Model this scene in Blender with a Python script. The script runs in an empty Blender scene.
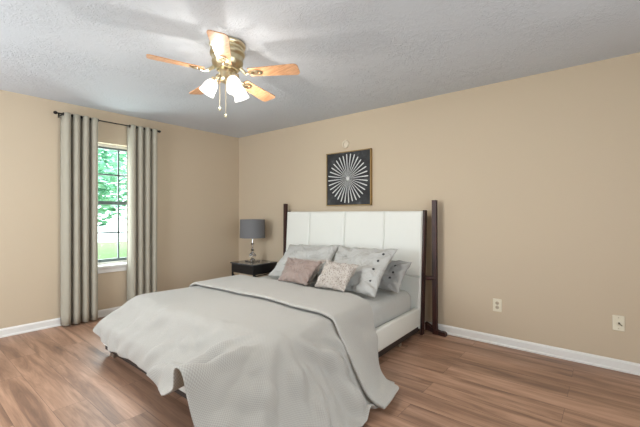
import bpy, bmesh, math, random
import numpy as np
from mathutils import Vector, Matrix
R = math.radians
sc = bpy.context.scene
COL = sc.collection

# ------------------------------------------------------------ camera, sky, daylight, exposure
cam_data = bpy.data.cameras.new('camera')
cam = bpy.data.objects.new('camera', cam_data)
COL.objects.link(cam)
cam.location = (4.65, -3.61, 1.22)
cam.rotation_euler = (R(90), 0, R(39.27))
cam_data.sensor_width = 36
cam_data.lens = 355 / 640 * 36
cam_data.clip_start = .05
sc.camera = cam

world = bpy.data.worlds.new('sky')
sc.world = world
world.use_nodes = True
bg = world.node_tree.nodes['Background']
bg.inputs[0].default_value = (.86, .95, 1, 1)
bg.inputs[1].default_value = 5

def area(name, loc, rot, sx, sy, power, color):
    l = bpy.data.lights.new(name, 'AREA')
    l.shape = 'RECTANGLE'; l.size = sx; l.size_y = sy; l.energy = power; l.color = color
    o = bpy.data.objects.new(name, l); COL.objects.link(o)
    o.location = loc; o.rotation_euler = rot
    return o
# daylight at the window in view, plus two fill lamps added behind the camera
area('added_fill_front', (1.5, -4.93, 1.42), (R(90), 0, 0), 2.2, 1.5, 54, (.86, .93, 1))
area('added_fill_right', (6.03, -2.6, 1.42), (R(90), 0, R(90)), 2.2, 1.5, 20, (.93, .96, 1))
area('daylight_left_window', (-.22, -1.9, 1.34), (R(90), 0, R(-90)), .76, 1.42, 36, (.88, .96, 1))
FAN_WATT = 17.0

sc.view_settings.view_transform = 'Standard'
sc.view_settings.look = 'None'
sc.view_settings.gamma = 1
sc.view_settings.use_curve_mapping = False
sc.view_settings.exposure = 0.0

# ------------------------------------------------------------ helpers
def srgb(r, g, b):
    f = lambda c: (c / 255 / 12.92) if c / 255 <= .04045 else ((c / 255 + .055) / 1.055) ** 2.4
    return (f(r), f(g), f(b), 1)

def mat(name, col, rough=.6, metal=0, bump=None, emit=None, spec=.5, coat=0, sheen=0, trans=0):
    m = bpy.data.materials.new(name); m.use_nodes = True
    nt = m.node_tree; b = nt.nodes['Principled BSDF']
    b.inputs['Base Color'].default_value = col
    b.inputs['Roughness'].default_value = rough
    b.inputs['Metallic'].default_value = metal
    b.inputs['Specular IOR Level'].default_value = spec
    b.inputs['Coat Weight'].default_value = coat
    b.inputs['Sheen Weight'].default_value = sheen
    b.inputs['Transmission Weight'].default_value = trans
    if emit:
        b.inputs['Emission Color'].default_value = emit[0]
        b.inputs['Emission Strength'].default_value = emit[1]
    if bump:   # (scale, strength, distance)
        t = nt.nodes.new('ShaderNodeTexCoord'); n = nt.nodes.new('ShaderNodeTexNoise')
        n.inputs['Scale'].default_value = bump[0]; n.inputs['Detail'].default_value = 3
        if len(bump) > 3: n.inputs['Distortion'].default_value = bump[3]
        u = nt.nodes.new('ShaderNodeBump'); u.inputs['Strength'].default_value = bump[1]; u.inputs['Distance'].default_value = bump[2]
        nt.links.new(t.outputs['Object'], n.inputs['Vector'])
        nt.links.new(n.outputs['Fac'], u.inputs['Height'])
        nt.links.new(u.outputs['Normal'], b.inputs['Normal'])
    return m

def nd(nt, kind, **kw):
    n = nt.nodes.new(kind)
    for k, v in kw.items():
        if k.startswith('_'): n.inputs[k[1:].replace('_', ' ')].default_value = v
        else: setattr(n, k, v)
    return n

def ramp(nt, stops):
    n = nt.nodes.new('ShaderNodeValToRGB'); e = n.color_ramp.elements
    while len(e) < len(stops): e.new(.5)
    for el, (p, c) in zip(e, stops): el.position = p; el.color = c
    return n

def link(o, parent=None, kind=None, label=None, cat=None, group=None):
    COL.objects.link(o)
    if parent: o.parent = parent
    for k, v in (('kind', kind), ('label', label), ('category', cat), ('group', group)):
        if v: o[k] = v
    return o

def obj(name, bm, m, parent=None, smooth=False, **kw):
    bmesh.ops.recalc_face_normals(bm, faces=bm.faces[:])
    me = bpy.data.meshes.new(name); bm.to_mesh(me); bm.free()
    me.materials.append(m)
    if smooth:
        for p in me.polygons: p.use_smooth = True
        if smooth != 'all':
            me.set_sharp_from_angle(angle=R(smooth if smooth is not True else 40))
    o = bpy.data.objects.new(name, me)
    return link(o, parent, **kw)

def empty(name, loc, label, cat, rz=0, group=None):
    o = bpy.data.objects.new(name, None); o.location = loc; o.rotation_euler = (0, 0, rz)
    o.empty_display_size = .1
    return link(o, None, label=label, cat=cat, group=group)

def box(bm, x0, x1, y0, y1, z0, z1, bev=0, seg=2):
    r = bmesh.ops.create_cube(bm, size=1); vs = r['verts']
    for v in vs:
        v.co = Vector(((x0 + x1) / 2 + v.co.x * (x1 - x0), (y0 + y1) / 2 + v.co.y * (y1 - y0), (z0 + z1) / 2 + v.co.z * (z1 - z0)))
    if bev:
        es = list({e for v in vs for e in v.link_edges})
        bmesh.ops.bevel(bm, geom=es, offset=bev, segments=seg, affect='EDGES', profile=.5)
    return bm

def B(*a, **k): return box(bmesh.new(), *a, **k)

def bar(bm, p, q, w, h=None, bev=0, up=(0, 0, 1)):
    """a square-section bar from p to q"""
    h = h or w; p = Vector(p); q = Vector(q); d = (q - p); L = d.length; d.normalize()
    up = Vector(up)
    if abs(d.dot(up)) > .98: up = Vector((1, 0, 0))
    s = d.cross(up).normalized(); u = s.cross(d)
    M = Matrix((s, u, d)).transposed().to_4x4(); M.translation = (p + q) / 2
    r = bmesh.ops.create_cube(bm, size=1); vs = r['verts']
    for v in vs: v.co = M @ Vector((v.co.x * w, v.co.y * h, v.co.z * L))
    if bev:
        es = list({e for v in vs for e in v.link_edges})
        bmesh.ops.bevel(bm, geom=es, offset=bev, segments=2, affect='EDGES', profile=.5)
    return bm

def tube(bm, pts, r, n=12, caps=True):
    pts = [Vector(p) for p in pts]; rs = r if isinstance(r, (list, tuple)) else [r] * len(pts)
    rings = []; prev = None
    for i, p in enumerate(pts):
        d = (pts[min(i + 1, len(pts) - 1)] - pts[max(i - 1, 0)]).normalized()
        if prev is None:
            a = Vector((0, 0, 1)) if abs(d.z) < .9 else Vector((1, 0, 0)); prev = d.cross(a).normalized()
        s = (prev - d * prev.dot(d)).normalized(); prev = s; t = d.cross(s)
        rings.append([bm.verts.new(p + (s * math.cos(2 * math.pi * k / n) + t * math.sin(2 * math.pi * k / n)) * rs[i]) for k in range(n)])
    for a, b in zip(rings, rings[1:]):
        for k in range(n): bm.faces.new((a[k], a[(k + 1) % n], b[(k + 1) % n], b[k]))
    if caps:
        bm.faces.new(rings[0][::-1]); bm.faces.new(rings[-1])
    return bm

def lathe(bm, prof, n=32, M=None, close=False):
    """prof = [(r, z)]; spun about z, then placed by M"""
    M = M or Matrix()
    rings = []
    for r, z in prof:
        if r < 1e-5: rings.append([bm.verts.new(M @ Vector((0, 0, z)))])
        else: rings.append([bm.verts.new(M @ Vector((r * math.cos(2 * math.pi * k / n), r * math.sin(2 * math.pi * k / n), z))) for k in range(n)])
    pairs = list(zip(rings, rings[1:]))
    if close: pairs.append((rings[-1], rings[0]))
    for a, b in pairs:
        for k in range(n):
            k2 = (k + 1) % n
            if len(a) == 1 and len(b) == 1: continue
            if len(a) == 1: bm.faces.new((a[0], b[k2], b[k]))
            elif len(b) == 1: bm.faces.new((a[k], a[k2], b[0]))
            else: bm.faces.new((a[k], a[k2], b[k2], b[k]))
    return bm

def grid(bm, P):
    """P[j][i] points -> quad sheet"""
    V = [[bm.verts.new(p) for p in row] for row in P]
    for j in range(len(V) - 1):
        for i in range(len(V[0]) - 1):
            bm.faces.new((V[j][i], V[j][i + 1], V[j + 1][i + 1], V[j + 1][i]))
    return V

def frame_to(loc, zdir):
    z = Vector(zdir).normalized(); a = Vector((0, 0, 1)) if abs(z.z) < .9 else Vector((1, 0, 0))
    x = a.cross(z).normalized(); y = z.cross(x)
    M = Matrix((x, y, z)).transposed().to_4x4(); M.translation = Vector(loc)
    return M

# ------------------------------------------------------------ materials
def wall_mat():
    m = mat('wall_paint', srgb(198, 181, 157), .75, spec=.3)
    nt = m.node_tree; b = nt.nodes['Principled BSDF']; L = nt.links.new
    t = nd(nt, 'ShaderNodeTexCoord')
    n = nd(nt, 'ShaderNodeTexNoise', _Scale=90., _Detail=2.)
    u = nd(nt, 'ShaderNodeBump', _Strength=.12, _Distance=.004)
    L(t.outputs['Object'], n.inputs['Vector']); L(n.outputs['Fac'], u.inputs['Height']); L(u.outputs['Normal'], b.inputs['Normal'])
    return m
M_WALL = wall_mat()

def ceiling_mat():
    m = mat('textured_ceiling_paint', srgb(203, 207, 213), .85, spec=.2)
    nt = m.node_tree; b = nt.nodes['Principled BSDF']; L = nt.links.new
    t = nd(nt, 'ShaderNodeTexCoord')
    w = nd(nt, 'ShaderNodeTexNoise', _Scale=7., _Detail=3.)
    mx = nd(nt, 'ShaderNodeMix', data_type='VECTOR'); mx.inputs['Factor'].default_value = .18
    L(t.outputs['Object'], w.inputs['Vector']); L(t.outputs['Object'], mx.inputs[4]); L(w.outputs['Color'], mx.inputs[5])
    n = nd(nt, 'ShaderNodeTexNoise', _Scale=26., _Detail=4., _Roughness=.62, _Distortion=1.4)
    L(mx.outputs[1], n.inputs['Vector'])
    r = ramp(nt, [(.46, (0, 0, 0, 1)), (.6, (1, 1, 1, 1))]); L(n.outputs['Fac'], r.inputs[0])
    # patchy: some areas are trowelled smoother
    p = nd(nt, 'ShaderNodeTexNoise', _Scale=1.6, _Detail=2.); L(t.outputs['Object'], p.inputs['Vector'])
    pr = ramp(nt, [(.38, (.15, .15, .15, 1)), (.62, (1, 1, 1, 1))]); L(p.outputs['Fac'], pr.inputs[0])
    mu = nd(nt, 'ShaderNodeMath', operation='MULTIPLY'); L(r.outputs[0], mu.inputs[0]); L(pr.outputs[0], mu.inputs[1])
    u = nd(nt, 'ShaderNodeBump', _Strength=.6, _Distance=.005)
    L(mu.outputs[0], u.inputs['Height']); L(u.outputs['Normal'], b.inputs['Normal'])
    return m
M_CEIL = ceiling_mat()

def floor_mat():
    m = mat('wood_plank_floor', srgb(150, 110, 85), .46, spec=.8)
    nt = m.node_tree; b = nt.nodes['Principled BSDF']; L = nt.links.new
    t = nd(nt, 'ShaderNodeTexCoord')
    br = nd(nt, 'ShaderNodeTexBrick', _Scale=1., offset=.37, offset_frequency=2)
    br.inputs['Brick Width'].default_value = 1.22; br.inputs['Row Height'].default_value = .185
    br.inputs['Mortar Size'].default_value = .0012; br.inputs['Mortar Smooth'].default_value = .3
    br.inputs['Color1'].default_value = (0, 0, 0, 1); br.inputs['Color2'].default_value = (1, 1, 1, 1); br.inputs['Mortar'].default_value = (.5, .5, .5, 1)
    L(t.outputs['Object'], br.inputs['Vector'])
    # offset the grain of every plank by its random tone
    sx = nd(nt, 'ShaderNodeSeparateXYZ'); L(t.outputs['Object'], sx.inputs[0])
    off = nd(nt, 'ShaderNodeMath', operation='MULTIPLY_ADD'); off.inputs[1].default_value = 13.7
    L(br.outputs['Color'], off.inputs[0]); L(sx.outputs[0], off.inputs[2])
    cx = nd(nt, 'ShaderNodeCombineXYZ'); L(off.outputs[0], cx.inputs[0]); L(sx.outputs[1], cx.inputs[1])
    mp = nd(nt, 'ShaderNodeMapping'); mp.inputs['Scale'].default_value = (.7, 8, 1); L(cx.outputs[0], mp.inputs[0])
    g = nd(nt, 'ShaderNodeTexNoise', _Scale=1.3, _Detail=6., _Roughness=.62, _Distortion=.9); L(mp.outputs[0], g.inputs['Vector'])
    mp2 = nd(nt, 'ShaderNodeMapping'); mp2.inputs['Scale'].default_value = (3, 70, 1); L(cx.outputs[0], mp2.inputs[0])
    g2 = nd(nt, 'ShaderNodeTexNoise', _Scale=2., _Detail=3.); L(mp2.outputs[0], g2.inputs['Vector'])
    r = ramp(nt, [(.26, srgb(98, 72, 57)), (.42, srgb(140, 106, 85)), (.52, srgb(165, 129, 105)), (.62, srgb(180, 143, 119)), (.78, srgb(194, 160, 137))])
    L(g.outputs['Fac'], r.inputs[0])
    fine = nd(nt, 'ShaderNodeMix', data_type='RGBA', blend_type='MULTIPLY'); fine.inputs['Factor'].default_value = .45
    r2 = ramp(nt, [(.3, (.66, .62, .6, 1)), (.65, (1.08, 1.06, 1.04, 1))]); L(g2.outputs['Fac'], r2.inputs[0])
    L(r.outputs[0], fine.inputs[6]); L(r2.outputs[0], fine.inputs[7])
    tone = nd(nt, 'ShaderNodeMix', data_type='RGBA', blend_type='MULTIPLY'); tone.inputs['Factor'].default_value = .7
    rt = ramp(nt, [(0, (.80, .78, .78, 1)), (.5, (1, .98, .96, 1)), (1, (1.14, 1.12, 1.12, 1))]); L(br.outputs['Color'], rt.inputs[0])
    L(fine.outputs[2], tone.inputs[6]); L(rt.outputs[0], tone.inputs[7])
    seam = nd(nt, 'ShaderNodeMix', data_type='RGBA'); L(br.outputs['Fac'], seam.inputs['Factor'])
    L(tone.outputs[2], seam.inputs[6]); seam.inputs[7].default_value = srgb(84, 58, 44)
    L(seam.outputs[2], b.inputs['Base Color'])
    u = nd(nt, 'ShaderNodeBump', _Strength=.15, _Distance=.002); L(g2.outputs['Fac'], u.inputs['Height']); L(u.outputs['Normal'], b.inputs['Normal'])
    return m
M_FLOOR = floor_mat()

def weave_mat(name, c1, c2, scale, bump=.25, rough=.9, dots=False):
    m = mat(name, c1, rough, spec=.15, sheen=.15)
    nt = m.node_tree; b = nt.nodes['Principled BSDF']; L = nt.links.new
    t = nd(nt, 'ShaderNodeTexCoord')
    v = nd(nt, 'ShaderNodeTexVoronoi' if dots else 'ShaderNodeTexChecker', _Scale=float(scale))
    L(t.outputs['UV'], v.inputs['Vector'])
    mx = nd(nt, 'ShaderNodeMix', data_type='RGBA'); mx.inputs[6].default_value = c1; mx.inputs[7].default_value = c2
    if dots:
        r = ramp(nt, [(.22, (1, 1, 1, 1)), (.4, (0, 0, 0, 1))]); L(v.outputs['Distance'], r.inputs[0]); fac = r.outputs[0]
    else: fac = v.outputs['Fac']
    L(fac, mx.inputs['Factor']); L(mx.outputs[2], b.inputs['Base Color'])
    n = nd(nt, 'ShaderNodeTexNoise', _Scale=14., _Detail=3.); L(t.outputs['Object'], n.inputs['Vector'])
    ad = nd(nt, 'ShaderNodeMath', operation='MULTIPLY_ADD'); ad.inputs[1].default_value = .25; L(fac, ad.inputs[0]); L(n.outputs['Fac'], ad.inputs[2])
    u = nd(nt, 'ShaderNodeBump', _Strength=bump, _Distance=.004); L(ad.outputs[0], u.inputs['Height']); L(u.outputs['Normal'], b.inputs['Normal'])
    return m

M_DUVET = weave_mat('pale_grey_waffle_cotton', srgb(180, 177, 171), srgb(164, 161, 155), 170, .35)
M_FOLD = weave_mat('pale_grey_cotton', srgb(180, 177, 171), srgb(168, 165, 159), 160, .25)
M_SHEET = mat('grey_sheet', srgb(186, 186, 182), .85, bump=(4, .6, .05, .8), sheen=.1, spec=.2)
M_PILLOW = mat('light_grey_cotton', srgb(182, 181, 177), .85, bump=(5, 1, .05, 1.2), spec=.2)
M_PILLOW2 = mat('grey_cotton', srgb(166, 165, 162), .85, bump=(6, .9, .05, 1.2), spec=.2)
M_BROWN = mat('taupe_satin', srgb(142, 124, 116), .5, bump=(7, .9, .05, 1.0), spec=.4, sheen=.2)
M_SPOT = weave_mat('speckled_linen', srgb(184, 176, 168), srgb(112, 99, 90), 40, .3, dots=True)
M_LEATHER = mat('white_upholstery', srgb(222, 222, 215), .5, bump=(60, .08, .002), spec=.4)
M_WHITE = mat('white_trim_paint', srgb(228, 226, 222), .4, spec=.4)
M_BUTTON = mat('dark_button', srgb(58, 56, 58), .4)
M_IVORY = mat('ivory_plastic', srgb(226, 218, 196), .4)
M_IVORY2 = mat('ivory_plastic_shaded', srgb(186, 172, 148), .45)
M_STEEL = mat('brushed_steel', srgb(190, 188, 184), .3, metal=1)
M_BLACK = mat('black_lacquer', srgb(30, 29, 31), .35)
M_BLACKM = mat('black_iron', srgb(24, 23, 24), .45, metal=.3)
M_PLINTH = mat('dark_base', srgb(44, 34, 30), .6)
M_GLASSTOP = mat('smoked_glass_top', srgb(86, 86, 88), .12, spec=.8)
M_SHADE = mat('charcoal_linen', srgb(112, 112, 114), .85, bump=(180, .2, .002))
M_CRYSTAL = mat('clear_crystal', (.95, .96, .97, 1), .03, trans=.9)
M_CHROME = mat('chrome', srgb(205, 205, 208), .12, metal=1)
M_BRASS = mat('aged_brass', srgb(196, 184, 152), .32, metal=1)
M_BRASSD = mat('bright_brass', srgb(222, 208, 176), .28, metal=1)
M_GLASS_LIT = mat('lit_bulb', srgb(250, 248, 244), .4, emit=((1, .95, .88, 1), 10))
def shade_glass():
    m = bpy.data.materials.new('thin_frosted_glass'); m.use_nodes = True; nt = m.node_tree
    nt.nodes.remove(nt.nodes['Principled BSDF'])
    tr = nd(nt, 'ShaderNodeBsdfTransparent'); em = nd(nt, 'ShaderNodeEmission', _Strength=2.6); em.inputs[0].default_value = (1, .96, .9, 1)
    ms = nd(nt, 'ShaderNodeMixShader'); ms.inputs[0].default_value = .45
    nt.links.new(tr.outputs[0], ms.inputs[1]); nt.links.new(em.outputs[0], ms.inputs[2]); nt.links.new(ms.outputs[0], nt.nodes['Material Output'].inputs[0])
    return m
M_SHADE_LIT = shade_glass()
M_GOLD = mat('antique_gold_frame', srgb(150, 122, 74), .45, metal=.4)
M_SILVER = mat('silver_leaf', srgb(214, 214, 212), .45, metal=.1)
M_WINFR = mat('window_muntin_grey', srgb(92, 104, 104), .5)
M_CURT = None

def wood_mat(name, dark, light, sc_=(2, 26, 26), rough=.35, coat=.0):
    m = mat(name, light, rough, coat=coat)
    nt = m.node_tree; b = nt.nodes['Principled BSDF']; L = nt.links.new
    t = nd(nt, 'ShaderNodeTexCoord'); mp = nd(nt, 'ShaderNodeMapping'); mp.inputs['Scale'].default_value = sc_
    n = nd(nt, 'ShaderNodeTexNoise', _Scale=2.2, _Detail=5., _Distortion=.8)
    r = ramp(nt, [(.35, dark), (.62, light)])
    L(t.outputs['Object'], mp.inputs[0]); L(mp.outputs[0], n.inputs['Vector']); L(n.outputs['Fac'], r.inputs[0]); L(r.outputs[0], b.inputs['Base Color'])
    return m
M_MAHOG = wood_mat('mahogany', srgb(34, 15, 12), srgb(66, 32, 25), (26, 26, 2), .5)
M_OAK = wood_mat('oak_blade', srgb(190, 136, 96), srgb(220, 170, 128), (3, 40, 40), .32, coat=.35)

def curtain_mat():
    m = mat('greige_curtain', srgb(168, 162, 147), .8, spec=.2, sheen=.1)
    nt = m.node_tree; b = nt.nodes['Principled BSDF']; L = nt.links.new
    t = nd(nt, 'ShaderNodeTexCoord'); mp = nd(nt, 'ShaderNodeMapping'); mp.inputs['Scale'].default_value = (300, 300, 300)
    n = nd(nt, 'ShaderNodeTexNoise', _Scale=1., _Detail=1.)
    u = nd(nt, 'ShaderNodeBump', _Strength=.15, _Distance=.001)
    L(t.outputs['Object'], mp.inputs[0]); L(mp.outputs[0], n.inputs['Vector']); L(n.outputs['Fac'], u.inputs['Height']); L(u.outputs['Normal'], b.inputs['Normal'])
    return m
M_CURT = curtain_mat()

# ------------------------------------------------------------ the room
X1, Y0, H, T = 5.9, -4.8, 2.44, .16
obj('floor', B(-T, X1 + T, Y0 - T, T, -.12, 0), M_FLOOR, kind='structure')
obj('ceiling', B(-T, X1 + T, Y0 - T, T, H, H + .12), M_CEIL, kind='structure')
obj('wall_back', B(-T, X1 + T, 0, T, 0, H), M_WALL, kind='structure')

def holed(axis, at0, at1, a0, a1, h0, h1, z0, z1):
    """a wall with one rectangular opening (h0..h1 along, z0..z1 up)"""
    bm = bmesh.new()
    for s0, s1, q0, q1 in ((a0, h0, 0, H), (h1, a1, 0, H), (h0, h1, 0, z0), (h0, h1, z1, H)):
        if axis == 'x': box(bm, s0, s1, at0, at1, q0, q1)
        else: box(bm, at0, at1, s0, s1, q0, q1)
    return bm
WY0, WY1, WZ0, WZ1 = -2.30, -1.50, .60, 2.06
obj('wall_left', holed('y', -T, 0, Y0, 0, WY0, WY1, WZ0, WZ1), M_WALL, kind='structure')
obj('wall_front', holed('x', Y0 - T, Y0, 0, X1, .4, 2.6, .65, 2.15), M_WALL, kind='structure')
obj('wall_right', holed('y', X1, X1 + T, Y0, 0, -3.7, -1.5, .65, 2.15), M_WALL, kind='structure')

def baseboard(name, p, q, inward):
    """profile extruded along the wall"""
    prof = [(0, 0), (.022, 0), (.022, .012), (.014, .02), (.014, .068), (.008, .08), (0, .084)]
    bm = bmesh.new(); A = []; C = []
    for d, z in prof:
        A.append(bm.verts.new((p[0] + inward[0] * d, p[1] + inward[1] * d, z)))
        C.append(bm.verts.new((q[0] + inward[0] * d, q[1] + inward[1] * d, z)))
    n = len(prof)
    for k in range(n): bm.faces.new((A[k], A[(k + 1) % n], C[(k + 1) % n], C[k]))
    bm.faces.new(A); bm.faces.new(C[::-1])
    obj(name, bm, M_WHITE, kind='structure')
baseboard('baseboard_back', (0, 0), (X1, 0), (0, -1))
baseboard('baseboard_left', (0, Y0), (0, -.022), (1, 0))
baseboard('baseboard_front', (.022, Y0), (X1, Y0), (0, 1))
baseboard('baseboard_right', (X1, Y0 + .022), (X1, -.022), (-1, 0))

# window in view: two sashes of three by two panes, set back in the wall
win = obj('window_1', B(-.15, -.10, WY0, WY0 + .03, WZ0, WZ1), M_WHITE, kind='structure')
bm = bmesh.new()
box(bm, -.15, -.10, WY1 - .03, WY1, WZ0, WZ1); box(bm, -.15, -.10, WY0, WY1, WZ1 - .03, WZ1); box(bm, -.15, -.10, WY0, WY1, WZ0, WZ0 + .03)
obj('window_frame', bm, M_WHITE, win, kind='structure')
bm = bmesh.new(); zm = (WZ0 + WZ1) / 2 + .02
box(bm, -.135, -.105, WY0 + .03, WY1 - .03, zm - .022, zm + .022)
box(bm, -.135, -.105, WY0 + .03, WY1 - .03, WZ0 + .03, WZ0 + .065); box(bm, -.135, -.105, WY0 + .03, WY1 - .03, WZ1 - .055, WZ1 - .03)
obj('sash_rail', bm, M_WINFR, win, kind='structure')
bm = bmesh.new()
for k in (1, 2):
    y = WY0 + (WY1 - WY0) * k / 3
    box(bm, -.13, -.112, y - .009, y + .009, WZ0 + .03, WZ1 - .03)
for z in ((WZ0 + zm) / 2 + .01, (WZ1 + zm) / 2 - .01):
    box(bm, -.13, -.112, WY0 + .03, WY1 - .03, z - .009, z + .009)
obj('muntin', bm, M_WINFR, win, kind='structure')
m = bpy.data.materials.new('window_glass'); m.use_nodes = True; nt = m.node_tree
nt.nodes.remove(nt.nodes['Principled BSDF'])
tr = nd(nt, 'ShaderNodeBsdfTransparent'); tr.inputs[0].default_value = (.95, .98, .97, 1)
gl = nd(nt, 'ShaderNodeBsdfGlossy', _Roughness=.02); ms = nd(nt, 'ShaderNodeMixShader'); ms.inputs[0].default_value = .05
nt.links.new(tr.outputs[0], ms.inputs[1]); nt.links.new(gl.outputs[0], ms.inputs[2]); nt.links.new(ms.outputs[0], nt.nodes['Material Output'].inputs[0])
M_PANE = m
obj('window_pane', B(-.123, -.119, WY0 + .03, WY1 - .03, WZ0 + .03, WZ1 - .03), M_PANE, win, kind='structure')
bm = B(-.10, .045, WY0 - .04, WY1 + .04, WZ0 - .025, WZ0 + .004, bev=.004)
box(bm, 0, .016, WY0 - .02, WY1 + .02, WZ0 - .085, WZ0 - .025, bev=.003)
obj('window_sill', bm, M_WHITE, win, kind='structure')
# two unseen window frames, invented to carry the added fill lamps behind the camera
for k, args in enumerate((('x', .4, 2.6), ('y', -3.7, -1.5))):
    w = None; bm = bmesh.new(); a0, a1 = args[1], args[2]
    for s0, s1, q0, q1 in ((a0, a0 + .05, .65, 2.15), (a1 - .05, a1, .65, 2.15), ((a0 + a1) / 2 - .025, (a0 + a1) / 2 + .025, .65, 2.15), (a0, a1, .65, .70), (a0, a1, 2.10, 2.15)):
        if args[0] == 'x': box(bm, s0, s1, Y0 - .09, Y0 - .04, q0, q1)
        else: box(bm, X1 + .04, X1 + .09, s0, s1, q0, q1)
    obj('window_%d' % (k + 2), bm, M_WHITE, kind='structure')

# outdoors
def ground_mat():
    m = mat('lawn', srgb(120, 150, 90), .9, bump=(8, .5, .03)); return m
obj('ground', B(-16, -T - .02, -14, 12, -.4, -.3), ground_mat(), kind='structure')
def leaf_mat():
    m = mat('sunlit_leaves', srgb(150, 200, 160), .6)
    nt = m.node_tree; b = nt.nodes['Principled BSDF']; L = nt.links.new
    t = nd(nt, 'ShaderNodeTexCoord'); n = nd(nt, 'ShaderNodeTexNoise', _Scale=2.5, _Detail=3.)
    r = ramp(nt, [(.35, srgb(70, 140, 110)), (.5, srgb(130, 196, 160)), (.65, srgb(205, 236, 215))])
    L(t.outputs['Object'], n.inputs['Vector']); L(n.outputs['Fac'], r.inputs[0]); L(r.outputs[0], b.inputs['Base Color'])
    return m
M_LEAF = leaf_mat(); M_BARK = mat('pale_bark', srgb(150, 140, 128), .9, bump=(20, .5, .01))
def tree(x, y, h, rad, n, seed, label):
    rnd = random.Random(seed)
    t = empty('tree', (x, y, -.3), label, 'tree')
    bm = bmesh.new(); tube(bm, [(0, 0, 0), (.03, .02, h * .3), (-.03, .03, h * .6), (0, 0, h * .8)], [.11, .09, .07, .03], 8)
    for k in range(5):
        a = rnd.uniform(0, 6.28); z = h * rnd.uniform(.3, .6)
        tube(bm, [(0, 0, z), (math.cos(a) * rad * .4, math.sin(a) * rad * .4, z + h * .12), (math.cos(a) * rad * .7, math.sin(a) * rad * .7, z + h * .2)], [.04, .025, .01], 6)
    obj('trunk', bm, M_BARK, t, smooth=True)
    bm = bmesh.new()
    for k in range(n):
        while True:
            p = Vector((rnd.uniform(-1, 1), rnd.uniform(-1, 1), rnd.uniform(-1, 1)))
            if .25 < p.length < 1: break
        c = Vector((p.x * rad, p.y * rad, h * .58 + p.z * h * .42))
        M = Matrix.Rotation(rnd.uniform(0, 6.28), 4, 'Z') @ Matrix.Rotation(rnd.uniform(-1, 1), 4, 'X')
        s = rnd.uniform(.06, .13)
        vs = [bm.verts.new(c + (M @ Vector(q)) * s) for q in ((-1, 0, 0), (-.3, -.5, .1), (.5, -.4, .1), (1, 0, 0), (.5, .4, .1), (-.3, .5, .1))]
        bm.faces.new(vs)
    obj('foliage', bm, M_LEAF, t, kind='stuff')
tree(-4.4, -2.2, 3.9, 2.1, 7000, 1, 'pale green leafy tree outside the window, the bushier one close behind the glass')
tree(-8.8, 3.4, 5.2, 2.7, 6000, 2, 'taller green tree outside the window, its crown rising behind the bushy tree')

# ------------------------------------------------------------ curtains and rod
rod = empty('curtain_rod', (.12, -1.92, 2.285), 'thin black curtain rod above the window on the left wall', 'curtain rod')
bm = bmesh.new(); tube(bm, [(0, -.54, 0), (0, .54, 0)], .007, 12)
obj('rod', bm, M_BLACKM, rod, smooth=True)
for s in (-1, 1):
    bm = bmesh.new(); lathe(bm, [(0, 0), (.009, 0), (.016, .01), (.017, .02), (.010, .034), (0, .036)], 16, frame_to((0, s * .54, 0), (0, s, 0)))
    obj('finial', bm, M_BLACKM, rod, smooth=True)
    bm = B(-.12, -.114, s * .50 - .007, s * .50 + .007, -.022, .022); bar(bm, (-.115, s * .5, -.012), (0, s * .5, -.012), .008)
    obj('bracket', bm, M_BLACKM, rod)

def curtain(ya, yb, label, seed):
    rnd = random.Random(seed)
    c = empty('curtain', (.12, (ya + yb) / 2, 0), label, 'curtain', group='curtain panels at the window')
    w = yb - ya; nl = 4; N = nl * 24; bm = bmesh.new(); P = []
    ph = [rnd.uniform(-.2, .2) for _ in range(nl + 1)]
    for j in range(25):
        z = .018 + (2.30 - .018) * j / 24; row = []
        for i in range(N + 1):
            t = i / N * nl; k = int(min(t, nl - 1e-6)); f = t - k
            # a round lobe facing the room, a narrow deep valley between
            s = math.sin(math.pi * f)
            d = .11 * (max(0, s - .36) / .64) ** .45 - .070
            yy = ya - (ya + yb) / 2 + w * (i / N) + -.006 * math.sin(2 * math.pi * f)
            d *= 1 + .03 * math.sin(z * 1.7 + ph[k] * 9)
            yy += .0015 * math.sin(z * 2.1 + k * 1.3) * s
            row.append((d, yy, z))
        P.append(row)
    grid(bm, P)
    o = obj('panel', bm, M_CURT, c, smooth='all')
    m = o.modifiers.new('s', 'SOLIDIFY'); m.thickness = .003
    for k in range(nl + 1):
        y = ya - (ya + yb) / 2 + w * k / nl; y = min(max(y, -w / 2 + .006), w / 2 - .006)
        obj('eyelet', lathe(bmesh.new(), [(.011, -.003), (.017, -.003), (.017, .003), (.011, .003)], 16, frame_to((0, y, 2.285), (0, 1, 0)), close=True), M_BLACKM, c, smooth=True)
curtain(-2.415, -2.068, 'greige pleated curtain panel left of the window, the wider one', 1)
curtain(-1.735, -1.385, 'greige pleated curtain panel right of the window, nearer the room corner', 2)

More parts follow.
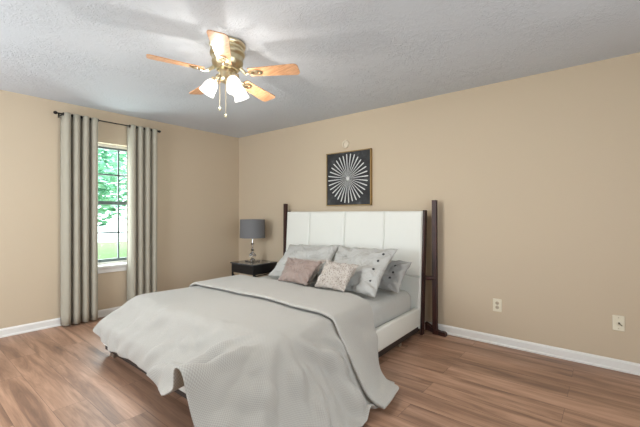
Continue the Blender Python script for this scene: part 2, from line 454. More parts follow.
# ------------------------------------------------------------ ceiling fan
TILT = (.030, -.066)
def fan():
    cx, cy = 2.52, -2.055
    f = empty('ceiling_fan', (cx, cy, 2.44), 'five-blade oak and brass ceiling fan with a lit lamp cluster', 'ceiling fan')
    obj('mounting_ring', lathe(bmesh.new(), [(0, -.001), (0.1141, -.001), (0.1251, -.006), (0.1288, -.016), (0.1251, -.028), (0.1178, -.034), (0, -.034)], 48), M_BRASSD, f, smooth=True)
    obj('motor_housing', lathe(bmesh.new(), [(0, -.03), (0.1141, -.034), (0.1122, -.05), (0.1159, -.056), (0.1224, -.064), (0.1233, -.082), (0.1168, -.094), (0.1113, -.10), (0.1076, -.125), (0.1113, -.135), (0.1067, -.155), (0.0920, -.178), (0.0782, -.192), (0, -.196)], 48), M_BRASS, f, smooth=30)
    obj('switch_housing', lathe(bmesh.new(), [(0, -.19), (.058, -.192), (.060, -.205), (.052, -.215), (.050, -.250), (.056, -.258), (.050, -.272), (.024, -.286), (0, -.29)], 32), M_BRASSD, f, smooth=30)
    th = 2.398 + math.pi; zb = -.215
    for k in range(5):
        a = th - k * math.radians(72)
        d = Vector((math.cos(a), math.sin(a), TILT[0] * math.cos(a) + TILT[1] * math.sin(a))).normalized()
        s = Vector((-math.sin(a), math.cos(a), 0)); pitch = R(-11)
        up = d.cross(s)
        s2 = s * math.cos(pitch) + up * math.sin(pitch); up2 = d.cross(s2)
        M = Matrix((d, s2, up2)).transposed().to_4x4(); M.translation = Vector((0, 0, zb))
        # blade outline, root narrow, tip rounded
        pts = []
        L0, L1 = .165, .525
        def hw(t): return .046 + .017 * t
        n = 10
        for i in range(n + 1):
            t = i / n; x = L0 + (L1 - .03 - L0) * t; pts.append((x, hw(t)))
        for i in range(1, 6):
            q = i / 6 * math.pi / 2; pts.append((L1 - .03 + .03 * math.sin(q), hw(1) - .03 * (1 - math.cos(q))))
        pts.append((L1, hw(1) - .03))
        prof = pts + [(x, -y) for x, y in reversed(pts)]
        bm = bmesh.new()
        lo = [bm.verts.new(M @ Vector((x, y, -.003))) for x, y in prof]; hi = [bm.verts.new(M @ Vector((x, y, .003))) for x, y in prof]
        bm.faces.new(lo[::-1]); bm.faces.new(hi)
        for i in range(len(prof)): bm.faces.new((lo[i], lo[(i + 1) % len(prof)], hi[(i + 1) % len(prof)], hi[i]))
        bl = obj('blade', bm, M_OAK, f)
        bm = bmesh.new()
        # blade iron: curved arm plus an openwork medallion under the blade root
        a0 = M.inverted() @ Vector((math.cos(a) * .10, math.sin(a) * .10, -.185))
        arm = [a0, Vector((.135, .012, -.004)), Vector((.16, -.010, -.012)), Vector((.19, 0, -.009))]
        tube(bm, [M @ p for p in arm], [.013, .011, .009, .008], 10)
        lathe(bm, [(.018, -.004), (.026, -.007), (.034, -.004), (.026, 0)], 24, M @ Matrix.Translation((.215, 0, -.004)) @ Matrix.Diagonal((1.35, 1, 1, 1)), close=True)
        lathe(bm, [(0, -.006), (.012, -.006), (.014, 0)], 16, M @ Matrix.Translation((.215, 0, -.004)))
        obj('blade_iron', bm, M_BRASSD, bl, smooth=True)
    # lamp arms and glass shades
    for az, tilt in ((R(230), 30), (R(345), 27), (R(100), 34)):
        hx, hy = math.cos(az), math.sin(az)
        dn = Vector((hx * math.sin(R(tilt)), hy * math.sin(R(tilt)), -math.cos(R(tilt))))
        p0 = Vector((hx * .035, hy * .035, -.235)); p1 = Vector((hx * .070, hy * .070, -.232)); p2 = p1 + dn * .03
        bm = bmesh.new(); tube(bm, [p0, p1, p2], .010, 10)
        lathe(bm, [(0, -.004), (.024, 0), (.027, .016), (.024, .024), (0, .024)], 20, frame_to(p2 - dn * .002, dn))
        arm = obj('lamp_arm', bm, M_BRASSD, f, smooth=True)
        bm = bmesh.new()
        lathe(bm, [(.022, .0), (.034, .012), (.045, .035), (.050, .06), (.052, .085), (.058, .108), (.056, .108), (.049, .085), (.047, .06), (.042, .036), (.031, .014), (.020, .004)], 28, frame_to(p2 + dn * .014, dn), close=True)
        obj('lamp_shade', bm, M_SHADE_LIT, arm, smooth=True)
        bm = bmesh.new(); lathe(bm, [(0, .02), (.014, .022), (.024, .05), (.026, .066), (.018, .084), (0, .09)], 16, frame_to(p2 + dn * .01, dn))
        obj('bulb', bm, M_GLASS_LIT, arm, smooth=True)
        l = bpy.data.lights.new('bulb_light', 'POINT'); l.energy = FAN_WATT; l.shadow_soft_size = .018; l.color = (1, .95, .88)
        lo = bpy.data.objects.new('bulb_light', l); COL.objects.link(lo); lo.parent = f; lo.location = p2 + dn * .115
    for dx, dy, L in ((-.036, -.040, .205), (.020, -.030, .262)):
        bm = bmesh.new(); tube(bm, [(dx, dy, -.255), (dx, dy, -.255 - L)], .0022, 6)
        ch = obj('pull_chain', bm, M_BRASSD, f)
        bm = bmesh.new(); lathe(bm, [(0, 0), (.006, -.006), (.009, -.018), (.006, -.028), (0, -.03)], 12, Matrix.Translation((dx, dy, -.25 - L)))
        obj('pull', bm, M_BRASS, ch, smooth=True)
fan()

# ------------------------------------------------------------ things on the back wall
def art():
    x0, x1, z0, z1 = 1.832, 2.49, 1.317, 1.982
    a = empty('wall_art', ((x0 + x1) / 2, 0, z0), 'square dark canvas with a silver starburst hung above the bed', 'wall art')
    cx = 0; hz = (z1 - z0) / 2; hw = (x1 - x0) / 2
    bm = bmesh.new(); t = .010
    for q in ((-hw, -hw + t, 0, z1 - z0), (hw - t, hw, 0, z1 - z0), (-hw, hw, 0, t), (-hw, hw, z1 - z0 - t, z1 - z0)):
        box(bm, q[0], q[1], -.034, -.001, q[2], q[3])
    obj('frame', bm, M_GOLD, a)
    m = mat('mottled_charcoal_canvas', srgb(46, 46, 48), .7)
    nt = m.node_tree; b = nt.nodes['Principled BSDF']; tc = nd(nt, 'ShaderNodeTexCoord'); n = nd(nt, 'ShaderNodeTexNoise', _Scale=9., _Detail=5., _Roughness=.6)
    r = ramp(nt, [(.4, srgb(28, 28, 30)), (.6, srgb(50, 51, 53)), (.8, srgb(104, 104, 104))])
    nt.links.new(tc.outputs['Object'], n.inputs['Vector']); nt.links.new(n.outputs['Fac'], r.inputs[0]); nt.links.new(r.outputs[0], b.inputs['Base Color'])
    obj('canvas', B(-hw + t, hw - t, -.028, -.004, t, z1 - z0 - t), m, a)
    bm = bmesh.new(); rnd = random.Random(4); N = 32
    for k in range(N):
        an = 2 * math.pi * k / N + .05; c, s = math.cos(an), math.sin(an); R1 = .296 + rnd.uniform(-.008, .008); w1 = .0068; w0 = .0005; r0 = .02
        def pt(r_, w_, y): return bm.verts.new((c * r_ - s * w_, y, hz + s * r_ + c * w_))
        outl = [(r0, w0), (R1 - .012, w1), (R1 - .003, w1 * .7), (R1, 0), (R1 - .003, -w1 * .7), (R1 - .012, -w1), (r0, -w0)]
        f = [pt(r_, w_, -.033) for r_, w_ in outl]; g = [pt(r_, w_, -.0275) for r_, w_ in outl]
        bm.faces.new(f); bm.faces.new(g[::-1])
        for i in range(7): bm.faces.new((f[i], f[(i + 1) % 7], g[(i + 1) % 7], g[i]))
    lathe(bm, [(0, .006), (.022, .004), (.024, 0), (0, 0)], 20, frame_to((0, -.0275, hz), (0, -1, 0)))
    obj('starburst', bm, M_SILVER, a)
art()

bm = lathe(bmesh.new(), [(0, .004), (.028, .004), (.032, .016), (.044, .016), (.052, .006), (.052, 0), (0, 0)], 32, frame_to((2.112, -.0005, 2.078), (0, -1, 0)))
obj('wall_cover', bm, mat('painted_cover', srgb(214, 201, 180), .6), smooth=True, label='small round cream cover plate on the wall above the starburst art', cat='cover plate')

def plate(x, z, kind):
    if kind == 'outlet': a = empty('power_outlet', (x, 0, z), 'cream duplex power outlet low on the wall, nearer the bed', 'outlet')
    else: a = empty('cable_outlet', (x, 0, z), 'cream wall plate with a round cable connector, far right of the wall', 'outlet')
    obj('cover_plate', B(-.037, .037, -.007, -.0005, -.059, .059, bev=.003), M_IVORY, a)
    if kind == 'outlet':
        for s in (-1, 1):
            bm = lathe(bmesh.new(), [(0, .003), (.015, .003), (.017, 0)], 20, frame_to((0, -.007, s * .0195), (0, -1, 0)))
            rc = obj('receptacle', bm, M_IVORY2, a)
            bm = B(-.008, -.0055, -.0115, -.0098, s * .0195 - .004, s * .0195 + .006); box(bm, .0055, .008, -.0115, -.0098, s * .0195 - .004, s * .0195 + .006); box(bm, -.0015, .0015, -.0115, -.0098, s * .0195 - .010, s * .0195 - .007)
            obj('slot', bm, M_BUTTON, rc)
        obj('screw', lathe(bmesh.new(), [(0, .002), (.003, .0015), (.003, 0)], 10, frame_to((0, -.007, 0), (0, -1, 0))), M_STEEL, a)
    else:
        bm = lathe(bmesh.new(), [(0, .006), (.0075, .006), (.0075, 0)], 6, frame_to((.003, -.007, 0), (0, -1, 0)))
        lathe(bm, [(0, .016), (.005, .016), (.005, .005)], 16, frame_to((.003, -.007, 0), (0, -1, 0)))
        bar(bm, (.003, -.02, 0), (.022, -.024, -.014), .005)
        obj('connector', bm, mat('dark_brass', srgb(96, 84, 64), .4, metal=.8), a)
        for s in (-1, 1): obj('screw', lathe(bmesh.new(), [(0, .002), (.004, .0015), (.004, 0)], 10, frame_to((0, -.007, s * .042), (0, -1, 0))), M_IVORY2, a)
plate(3.835, .366, 'outlet'); plate(4.70, .368, 'cable')

# ------------------------------------------------------------ bed
bed = empty('bed', (2.2, -1.2, 0), 'white upholstered bed with tall panelled headboard and dark wood side posts', 'bed')
def bo(bm): bmesh.ops.translate(bm, verts=bm.verts[:], vec=(-2.2, 1.2, 0)); return bm
BX0, BX1 = 1.25, 3.17
def lean(z): return -.215 + .075 * (z / 1.25)        # the headboard's front leans back
hb = bmesh.new()
V = [hb.verts.new(p) for p in [(BX0, lean(.06), .06), (BX1, lean(.06), .06), (BX1, lean(1.235), 1.235), (BX0, lean(1.235), 1.235), (BX0, lean(.06) + .05, .06), (BX1, lean(.06) + .05, .06), (BX1, lean(1.235) + .05, 1.235), (BX0, lean(1.235) + .05, 1.235)]]
for q in ((0, 1, 2, 3), (7, 6, 5, 4), (0, 4, 5, 1), (1, 5, 6, 2), (2, 6, 7, 3), (3, 7, 4, 0)): hb.faces.new([V[i] for i in q])
head = obj('headboard', bo(hb), M_LEATHER, bed)
def cushion_panel(x0, x1, z0, z1):
    bm = bmesh.new(); nx, nz = 14, 18; P = []
    for j in range(nz + 1):
        row = []
        for i in range(nx + 1):
            u, v = i / nx * 2 - 1, j / nz * 2 - 1
            uu = math.copysign(abs(u) ** .35, u); vv = math.copysign(abs(v) ** .35, v)
            x = (x0 + x1) / 2 + uu * (x1 - x0) / 2; z = (z0 + z1) / 2 + vv * (z1 - z0) / 2
            ed = min((1 - abs(uu)) * (x1 - x0) / 2, (1 - abs(vv)) * (z1 - z0) / 2)
            h = .012 * (1 - math.exp(-ed / .004)) + .008
            row.append((x, lean(z) - h, z))
        P.append(row)
    V = grid(bm, P)
    rim = V[0] + [r[-1] for r in V[1:]] + V[-1][::-1][1:] + [r[0] for r in V[::-1][1:-1]]
    back = [bm.verts.new((v.co.x, lean(v.co.z) + .003, v.co.z)) for v in rim]
    for k in range(len(rim)): bm.faces.new((rim[k], rim[(k + 1) % len(rim)], back[(k + 1) % len(rim)], back[k]))
    bm.faces.new(back)
    obj('headboard_panel', bo(bm), M_LEATHER, head, smooth=50)
xs = [BX0, 1.66, 2.205, 2.735, BX1]
for a, b_ in zip(xs, xs[1:]):
    cushion_panel(a + .001, b_ - .001, .578, 1.245); cushion_panel(a + .001, b_ - .001, .20, .575)
for s in (0, 1):
    xr = (BX0 - .021, BX0 - .001) if s == 0 else (BX1 + .001, BX1 + .021)
    xm = sum(xr) / 2
    bm = bmesh.new(); bar(bm, (xm, lean(.0) + .030, .0), (xm, lean(1.25) + .030, 1.25), .020, .052, bev=.004, up=(0, -1, 0))
    obj('side_stile', bo(bm), M_MAHOG, bed)
    xp = BX0 - .10 if s == 0 else BX1 + .10
    bm = bmesh.new(); bar(bm, (xp + (.006 if s else -.006), -.085, 0), (xp, -.085, 1.352), .036, .042, bev=.004, up=(0, 1, 0))
    obj('tall_post', bo(bm), M_MAHOG, bed)
    sg = 1 if s else -1
    bm = bmesh.new(); tube(bm, [(xm + sg * .008, -.15, .572), (xm + sg * .04, -.12, .563), (xp, -.09, .568)], [.026, .020, .024], 10)
    obj('rung', bo(bm), M_MAHOG, bed, smooth=True)
    bm = bmesh.new()
    pr = [(0, .105), (.04, .085), (.10, .05), (.15, .04), (.195, .04), (.21, .028), (.21, 0), (.17, 0), (.12, .005), (.07, .02), (.03, .03), (0, .03)]
    A_ = [bm.verts.new((xm + sg * dx, -.065, z)) for dx, z in pr]; C_ = [bm.verts.new((xm + sg * dx, -.115, z)) for dx, z in pr]
    bm.faces.new(A_[::-1]); bm.faces.new(C_)
    for i in range(len(pr)): bm.faces.new((A_[i], A_[(i + 1) % len(pr)], C_[(i + 1) % len(pr)], C_[i]))
    obj('post_foot', bo(bm), M_MAHOG, bed)
    # white padded side rail
    xa, xb = (BX0, BX0 + .055) if s == 0 else (BX1 - .055, BX1)
    bmr = box(bmesh.new(), xa, xb, -2.41, -.20, .085, .272, bev=.018, seg=3)
    for v in bmr.verts:                                   # the rails splay slightly towards the foot
        v.co.x += sg * .055 * max(0, (-v.co.y - .25) / 2.1) if s else 0
    obj('side_rail', bo(bmr), M_LEATHER, bed, smooth=40)
    bmr = box(bmesh.new(), xa + (.02 if s == 0 else -.03), xb + (.03 if s == 0 else -.02), -2.385, -.17, .03, .09)
    for v in bmr.verts: v.co.x += sg * .055 * max(0, (-v.co.y - .25) / 2.1) if s else 0
    obj('base_rail', bo(bmr), M_PLINTH, bed)
obj('foot_rail', bo(B(BX0 - .002, BX1 + .056, -2.425, -2.37, .085, .272, bev=.018, seg=3)), M_LEATHER, bed, smooth=40)
obj('base_rail', bo(B(BX0 + .01, BX1 + .03, -2.405, -2.36, .045, .09)), M_PLINTH, bed)
for lx, ly in ((1.37, -2.37), (2.2, -2.37), (3.05, -2.37), (1.30, -1.2), (3.17, -1.3), (3.125, -.62), (1.28, -.35)):
    obj('bed_foot', bo(B(lx - .035, lx + .035, ly - .025, ly + .025, 0, .05, bev=.004)), M_STEEL, bed)

mt = obj('mattress', B(BX0 + .055, 3.115, -2.26, -.245, .12, .452, bev=.085, seg=6), M_SHEET, smooth=40, label='thick mattress in a grey fitted sheet on the white bed frame', cat='mattress')
obj('mattress_support', bo(B(BX0 + .05, BX1 - .05, -2.36, -.2, .075, .119)), M_PLINTH, bed)

# duvet: a cloth sheet relaxed over the bed with position-based steps
def rounded_box(p, lo, hi, r):
    lo = np.array(lo); hi = np.array(hi); c = (lo + hi) / 2; h = (hi - lo) / 2 - r
    q = p - c; a = np.abs(q) - h
    out = np.maximum(a, 0); ln = np.linalg.norm(out, axis=1)
    d = ln + np.minimum(a.max(axis=1), 0) - r
    g = out / np.maximum(ln, 1e-9)[:, None] * np.sign(q)
    k = a.argmax(axis=1); gi = np.zeros_like(p); gi[np.arange(len(p)), k] = np.sign(q[np.arange(len(p)), k])
    return d, np.where((ln > 1e-9)[:, None], g, gi)
SOLIDS = [((1.29, -2.29, .05), (3.15, 0, .456), .13), ((1.215, -2.435, .04), (3.245, 0, .275), .03)]
def collide(p, old, th):
    def push(m, pen, n, stick=.35):
        p[m] += n * pen[:, None]
        dx = p[m] - old[m]; t = dx - (dx * n).sum(1)[:, None] * n
        L = np.linalg.norm(t, axis=1); f = np.minimum(1, 1.8 * pen / np.maximum(L, 1e-9) * (stick > .2) + stick)
        p[m] -= t * f[:, None]
    for lo, hi, r in SOLIDS:
        d, g = rounded_box(p, lo, hi, r); m = d < th
        if m.any(): push(m, (th - d)[m], g[m])
    # the loft of the filling holds the side of the duvet away from the frame
    k = np.clip((-p[:, 1] - 1.10) / .55, 0, 1); k = k * k * (3 - 2 * k)
    run = .06 + .30 * k; nx, nz = .47 / np.hypot(.47, run), run / np.hypot(.47, run)
    d = (p[:, 0] - 3.13) * nx + (p[:, 2] - .465) * nz; m = (d < th - .012) & (p[:, 0] > 3.12) & (p[:, 2] < .48)
    if m.any(): push(m, np.minimum(th - .012 - d, .02)[m], np.stack([nx[m], np.zeros(m.sum()), nz[m]], 1), .04)
    # likewise at the foot
    nx, nz = .90, .436
    d = (-2.24 - p[:, 1]) * nx + (p[:, 2] - .475) * nz; m = (d < th - .012) & (p[:, 1] < -2.24) & (p[:, 2] > .1) & (p[:, 0] < 2.95) & (p[:, 0] > 1.35)
    if m.any():
        n = np.zeros((m.sum(), 3)); n[:, 1] = -nx; n[:, 2] = nz; push(m, np.minimum(th - .012 - d, .02)[m], n, .04)
    m = p[:, 2] < th
    if m.any():
        p[m, 2] = th; p[m, :2] -= (p[m, :2] - old[m, :2]) * .5
    return p
def relax(x0, x1, y0, y1, n, m, th, steps, z0, bend, noise, pin, seed, warp, slack, creases=0):
    rng = np.random.default_rng(seed)
    X, Y = np.meshgrid(np.linspace(x0, x1, n), np.linspace(y0, y1, m))
    S = warp(np.stack([X, Y, np.full_like(X, z0)], -1)); pinned = pin(X, Y)
    W = (~pinned).astype(float); P = S.copy()
    sm = rng.normal(0, 1, (m // 3 + 2, n // 3 + 2))
    ii, jj = np.meshgrid(np.arange(n) / 3, np.arange(m) / 3); i0 = ii.astype(int); j0 = jj.astype(int); fi = ii - i0; fj = jj - j0
    nz_ = (sm[j0, i0] * (1 - fi) + sm[j0, i0 + 1] * fi) * (1 - fj) + (sm[j0 + 1, i0] * (1 - fi) + sm[j0 + 1, i0 + 1] * fi) * fj
    P[..., 2] += (nz_ * noise + noise) * W; V = np.zeros_like(P)
    side = 1 + slack * np.clip((X - 3.05) / .4, 0, 1); foot = 1 + slack * np.clip((-2.25 - Y) / .25, 0, 1)
    C = []
    def add(di, dj, k, par):
        for off in range(par):
            if dj == 0: a, b = (slice(None), slice(off, n - di, par)), (slice(None), slice(off + di, n, par))
            elif di == 0: a, b = (slice(off, m - dj, par), slice(None)), (slice(off + dj, m, par), slice(None))
            elif di > 0: a, b = (slice(off, m - dj, par), slice(0, n - di)), (slice(off + dj, m, par), slice(di, n))
            else: a, b = (slice(off, m - dj, par), slice(-di, n)), (slice(off + dj, m, par), slice(0, n + di))
            G = foot if dj == 0 else side if di == 0 else (side + foot) / 2
            L = np.linalg.norm(S[a] - S[b], axis=-1) * (G[a] + G[b]) / 2
            C.append((a, b, L, k))
    add(1, 0, 1, 2); add(0, 1, 1, 2); add(1, 1, .5, 2); add(-1, 1, .5, 2)
    add(2, 0, bend, 4); add(0, 2, bend, 4); add(4, 0, bend * .3, 8); add(0, 4, bend * .3, 8)
    dt = 1 / 60
    for s in range(steps):
        V[..., 2] -= 9.8 * dt * W * .5; V *= .95
        old = P.copy(); P = P + V * dt * W[..., None]
        for it in range(14):
            for a, b, L, k in C:
                pa, pb, wa, wb = P[a], P[b], W[a], W[b]
                d = pb - pa; l = np.linalg.norm(d, axis=-1)
                c = (k * (l - L) / np.maximum(l, 1e-9) / np.maximum(wa + wb, 1e-9))[..., None] * d
                pa += c * wa[..., None]; pb -= c * wb[..., None]
            if it % 3 == 2:
                Q = collide(P.reshape(-1, 3).copy(), old.reshape(-1, 3), th)
                P = np.where(pinned[..., None], P, Q.reshape(P.shape))
        V = (P - old) / dt
        sp = np.linalg.norm(V, axis=-1, keepdims=True); V *= np.minimum(1, 1.2 / np.maximum(sp, 1e-6))
    # soft loft over the flat top
    lo = np.clip((P[..., 2] - .40) / .08, 0, 1)
    P[..., 2] += lo * (.006 * np.sin(X * 5.1 + Y * 2.3) + .004 * np.sin(X * 9 - Y * 6 + 1) + .006)
    if creases:
        # creases spreading from the corner of the mattress over both hanging sides
        N = np.cross(np.gradient(P, axis=1), np.gradient(P, axis=0)); N /= np.maximum(np.linalg.norm(N, axis=-1, keepdims=True), 1e-9)
        dx, dy = X - 3.0, Y + 2.12; r = np.hypot(dx, dy); a = np.arctan2(dy, dx)
        w = .35 * np.sin(r * 9 + 1) + .25 * np.sin(X * 11 - Y * 7)
        f = 1 - np.abs(np.sin(a * 4.3 + w + .4)) ** .8; g = 1 - np.abs(np.sin(a * 7.7 + w * 1.9 + 2.1)) ** .8
        hang = np.maximum(np.clip((X - 3.03) / .2, 0, 1), np.clip((-2.16 - Y) / .2, 0, 1))
        env = hang * np.clip((r - .05) / .22, 0, 1) * np.clip(1.9 - r, 0, 1)
        lat = np.sin(X * 23 + 4 * np.sin(Y * 6)) * np.sin(Y * 17 + 3 * np.sin(X * 5)) * .3
        env *= 1 - .8 * np.clip((Y + 1.75) / .12, 0, 1)
        P += N * (creases * env * np.maximum(f + .55 * g + lat - .5, -.12))[..., None]
        P[..., 2] = np.maximum(P[..., 2], .006)
    return P
def drape(name, P, m_, parent, thick, **kw):
    m, n = P.shape[:2]
    bm = bmesh.new(); V = [bm.verts.new(p) for p in P.reshape(-1, 3).tolist()]; uvl = bm.loops.layers.uv.new('UVMap')
    for j in range(m - 1):
        for i in range(n - 1):
            f = bm.faces.new((V[j * n + i], V[j * n + i + 1], V[(j + 1) * n + i + 1], V[(j + 1) * n + i]))
            for lp, (a, b) in zip(f.loops, ((i, j), (i + 1, j), (i + 1, j + 1), (i, j + 1))): lp[uvl].uv = (a * .0326, b * .0326)
    bm.normal_update()
    me = bpy.data.meshes.new(name); bm.to_mesh(me); bm.free(); me.materials.append(m_)
    for p in me.polygons: p.use_smooth = True
    o = bpy.data.objects.new(name, me); link(o, parent, **kw)
    s = o.modifiers.new('thickness', 'SOLIDIFY'); s.thickness = thick; s.offset = 1; s.use_quality_normals = True
    s = o.modifiers.new('smooth', 'SUBSURF'); s.levels = 1; s.render_levels = 2
    return o
def skew_duvet(S):
    x = S[..., 0]; y = S[..., 1]; t = np.clip((x - 3.0) / .7, 0, 1); s = (y - y.min()) / (y.max() - y.min())
    a = np.clip((1.55 - x) / .5, 0, 1); b = np.clip((-2.2 - y) / .5, 0, 1)          # the far corner is rounded off
    S[..., 0] = x = x + .16 * a * b; y = y + .13 * a ** 1.5 * b
    c = np.clip((x - 2.3) / .6, 0, 1); y = y - .16 * c * c * (3 - 2 * c) * b
    S[..., 1] = y - t * .35 * s ** 2
    return S
def skew_fold(S):
    x = S[..., 0]; y = S[..., 1]; t = np.clip((x - 2.9) / .9, 0, 1); s = (y - y.min()) / (y.max() - y.min())
    S[..., 1] = y - t * (.16 + .30 * s)
    return S
P = relax(1.04, 3.72, -2.65, -1.08, 92, 56, .018, 260, .474, .13, .012, lambda X, Y: (X > 1.6) & (X < 2.8) & (Y > -1.95), 3, skew_duvet, .06, .085)
duvet = drape('duvet', P, M_DUVET, None, .012, label='pale grey waffle duvet draped over the bed down to the floor', cat='duvet')
P = relax(1.03, 3.78, -1.63, -1.05, 92, 20, .044, 180, .500, .45, .004, lambda X, Y: (X > 1.45) & (X < 2.9), 4, skew_fold, .0)
drape('turned_back_fold', P, M_FOLD, duvet, .026)

# ------------------------------------------------------------ pillows
def pillow(name, C, thick, m_, label, cat, group=None, pinch=.10, seed=0, wr=.026, buttons=None, piping=False):
    """C = corner points: bottom-left, bottom-right, top-right, top-left"""
    rnd = random.Random(seed); C = [Vector(c) for c in C]
    cen = sum(C, Vector()) / 4; nrm = (C[1] - C[0]).cross(C[3] - C[0]).normalized()
    if nrm.y > 0: nrm = -nrm
    K = 26; ph = [rnd.uniform(0, 6.28) for _ in range(8)]
    def base(u, v):
        pu = u * (1 - pinch * (1 - v * v)); pv = v * (1 - pinch * (1 - u * u)); a, b = (pu + 1) / 2, (pv + 1) / 2
        return C[0].lerp(C[1], a).lerp(C[3].lerp(C[2], a), b)
    def H(u, v):
        e = max(0, (1 - u * u)) ** .42 * max(0, (1 - v * v)) ** .42
        w = math.sin(5 * u + 3 * v + ph[0]) * .5 + math.sin(9 * v - 4 * u + ph[1]) * .35 + math.sin(15 * u * v + 6 * u + ph[2]) * .35
        cr = abs(u * v) ** .8                       # radiating corner creases
        c2 = math.sin(16 * math.atan2(abs(v) + .02, abs(u) + .02) + ph[3]) * cr * 2.2
        return e * (thick / 2 + wr * (w + c2))
    o = bpy.data.objects.new(name, None)
    root_me = bpy.data.meshes.new(name); bm = bmesh.new(); uvl = bm.loops.layers.uv.new('UVMap')
    sides = []
    for sgn in (1, -1):
        G = [[None] * (K + 1) for _ in range(K + 1)]
        for j in range(K + 1):
            for i in range(K + 1):
                u = math.sin((i / K * 2 - 1) * math.pi / 2); v = math.sin((j / K * 2 - 1) * math.pi / 2)
                rim = i in (0, K) or j in (0, K)
                if sgn < 0 and rim: G[j][i] = sides[0][j][i]
                else: G[j][i] = bm.verts.new(base(u, v) + nrm * sgn * H(u, v) - cen)
        sides.append(G)
        for j in range(K):
            for i in range(K):
                q = [(i, j), (i + 1, j), (i + 1, j + 1), (i, j + 1)]
                if sgn < 0: q.reverse()
                f = bm.faces.new([G[b][a] for a, b in q])
                for lp, (a, b) in zip(f.loops, q): lp[uvl].uv = (a / K, b / K)
    bmesh.ops.recalc_face_normals(bm, faces=bm.faces[:])
    bm.to_mesh(root_me); bm.free(); root_me.materials.append(m_)
    for p in root_me.polygons: p.use_smooth = True
    o = bpy.data.objects.new(name, root_me); o.location = cen
    link(o, None, label=label, cat=cat, group=group)
    if buttons:
        for u, v in buttons:
            p = base(u, v) + nrm * (H(u, v) + .001) - cen
            obj('button', lathe(bmesh.new(), [(0, .006), (.010, .006), (.013, .003), (.012, -.003), (0, -.003)], 14, frame_to(p, nrm)), M_BUTTON, o, smooth=True)
    return o
pillow('pillow', [(1.53, -.76, .485), (2.38, -.74, .485), (2.29, -.36, .86), (1.50, -.36, .825)], .17, M_PILLOW, 'large plain light grey pillow against the left half of the headboard', 'pillow', seed=1)
pillow('pillow', [(2.46, -.93, .495), (3.08, -.94, .495), (3.065, -.48, .875), (2.34, -.46, .865)], .15, M_PILLOW, 'large light grey pillow with four dark buttons on its right edge, in front', 'pillow', seed=2,
       buttons=[(.74, -.52), (.74, -.12), (.74, .28), (.74, .66)])
pillow('pillow', [(2.66, -.58, .475), (3.135, -.60, .48), (3.15, -.35, .745), (2.60, -.33, .77)], .12, M_PILLOW2, 'grey buttoned pillow half hidden at the far right by the headboard', 'pillow', seed=3,
       buttons=[(.55, -.35), (.60, .05), (.55, .50)])
pillow('cushion', [(1.88, -.98, .475), (2.34, -.96, .475), (2.40, -.75, .745), (1.90, -.75, .735)], .08, M_SPOT, 'speckled beige cushion mostly hidden behind the taupe satin one', 'cushion', seed=5)
pillow('cushion', [(2.07, -1.12, .545), (2.44, -1.11, .545), (2.47, -.90, .748), (2.01, -.92, .758)], .11, M_BROWN, 'taupe satin cushion in front of the pillows', 'cushion', seed=6, wr=.016)
pillow('cushion', [(2.53, -1.10, .545), (2.875, -1.11, .545), (2.875, -.88, .748), (2.50, -.88, .768)], .11, M_SPOT, 'speckled beige cushion right of the taupe one, fully in view', 'cushion', seed=7)

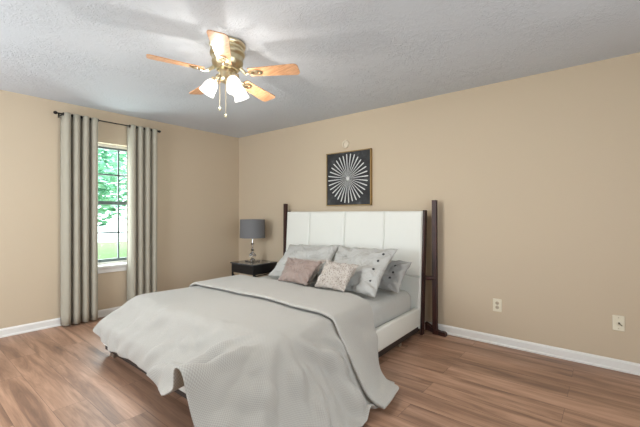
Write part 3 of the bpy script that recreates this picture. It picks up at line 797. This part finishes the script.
# ------------------------------------------------------------ nightstand and lamp
NX0, NX1, NY0, NY1, NZ = .47, .95, -.50, -.06, .53
ns = empty('nightstand', ((NX0 + NX1) / 2, (NY0 + NY1) / 2, 0), 'black nightstand with one drawer and crossed metal legs by the bed', 'nightstand')
def no(bm): bmesh.ops.translate(bm, verts=bm.verts[:], vec=(-(NX0 + NX1) / 2, -(NY0 + NY1) / 2, 0)); return bm
obj('top', no(B(NX0 - .008, NX1 + .008, NY0 - .008, NY1, NZ - .016, NZ, bev=.003)), M_GLASSTOP, ns)
obj('body', no(B(NX0, NX1, NY0 + .012, NY1, NZ - .14, NZ - .017)), M_BLACK, ns)
dr = obj('drawer', no(B(NX0 + .012, NX1 - .012, NY0, NY0 + .011, NZ - .13, NZ - .024, bev=.002)), M_BLACK, ns)
obj('knob', no(lathe(bmesh.new(), [(.004, 0), (.004, .010), (.011, .014), (.011, .020), (0, .023)], 16, frame_to(((NX0 + NX1) / 2, NY0, NZ - .077), (0, -1, 0)))), M_BLACKM, dr, smooth=True)
for x in (NX0 + .010, NX1 - .010):
    for y in (NY0 + .022, NY1 - .010): obj('leg', no(B(x - .010, x + .010, y - .010, y + .010, 0, NZ - .14)), M_BLACKM, ns)
bm = bmesh.new(); zz = NZ - .15
tube(bm, [(NX0 + .01, NY0 + .02, .06), (NX0 + .12, NY0 + .10, zz - .10), (NX1 - .01, NY1 - .01, zz)], .007, 8)
tube(bm, [(NX1 - .01, NY0 + .02, .06), (NX1 - .12, NY0 + .10, zz - .10), (NX0 + .01, NY1 - .01, zz)], .007, 8)
for xa, xb in (((NX0 + .01), NX1 - .01), (NX1 - .01, NX0 + .01)): bar(bm, (xa, NY0 + .03, .08), (xb, NY0 + .03, zz - .02), .010)
obj('cross_brace', no(bm), M_BLACKM, ns)

LX, LY = .655, -.262
lamp = empty('table_lamp', (LX, LY, NZ), 'table lamp with a charcoal drum shade and stacked crystal base on the nightstand', 'table lamp')
obj('base', B(-.075, .075, -.075, .075, .0005, .022, bev=.004), M_CHROME, lamp)
obj('stem', lathe(bmesh.new(), [(0, .022), (.035, .022), (.038, .030), (.016, .045), (.012, .05), (.050, .070), (.054, .088), (.034, .118), (.012, .135), (.012, .142), (.020, .150), (.010, .158)], 24), M_CRYSTAL, lamp, smooth=30)
obj('neck', lathe(bmesh.new(), [(0, .157), (.030, .157), (.022, .172), (.010, .182), (.010, .235), (.024, .248), (.026, .256), (.012, .266), (.006, .30), (.006, .40), (0, .40)], 24), M_CHROME, lamp, smooth=30)
sh = obj('lamp_shade', lathe(bmesh.new(), [(.180, .34), (.176, .605), (.173, .605), (.177, .34)], 48, close=True), M_SHADE, lamp, smooth=40)
bm = bmesh.new()
for k in range(3):
    a = k * 2.094; tube(bm, [(0, 0, .585), (.175 * math.cos(a), .175 * math.sin(a), .585)], .002, 6)
tube(bm, [(0, 0, .39), (0, 0, .61)], .004, 8)
obj('shade_fitting', bm, M_CHROME, sh)
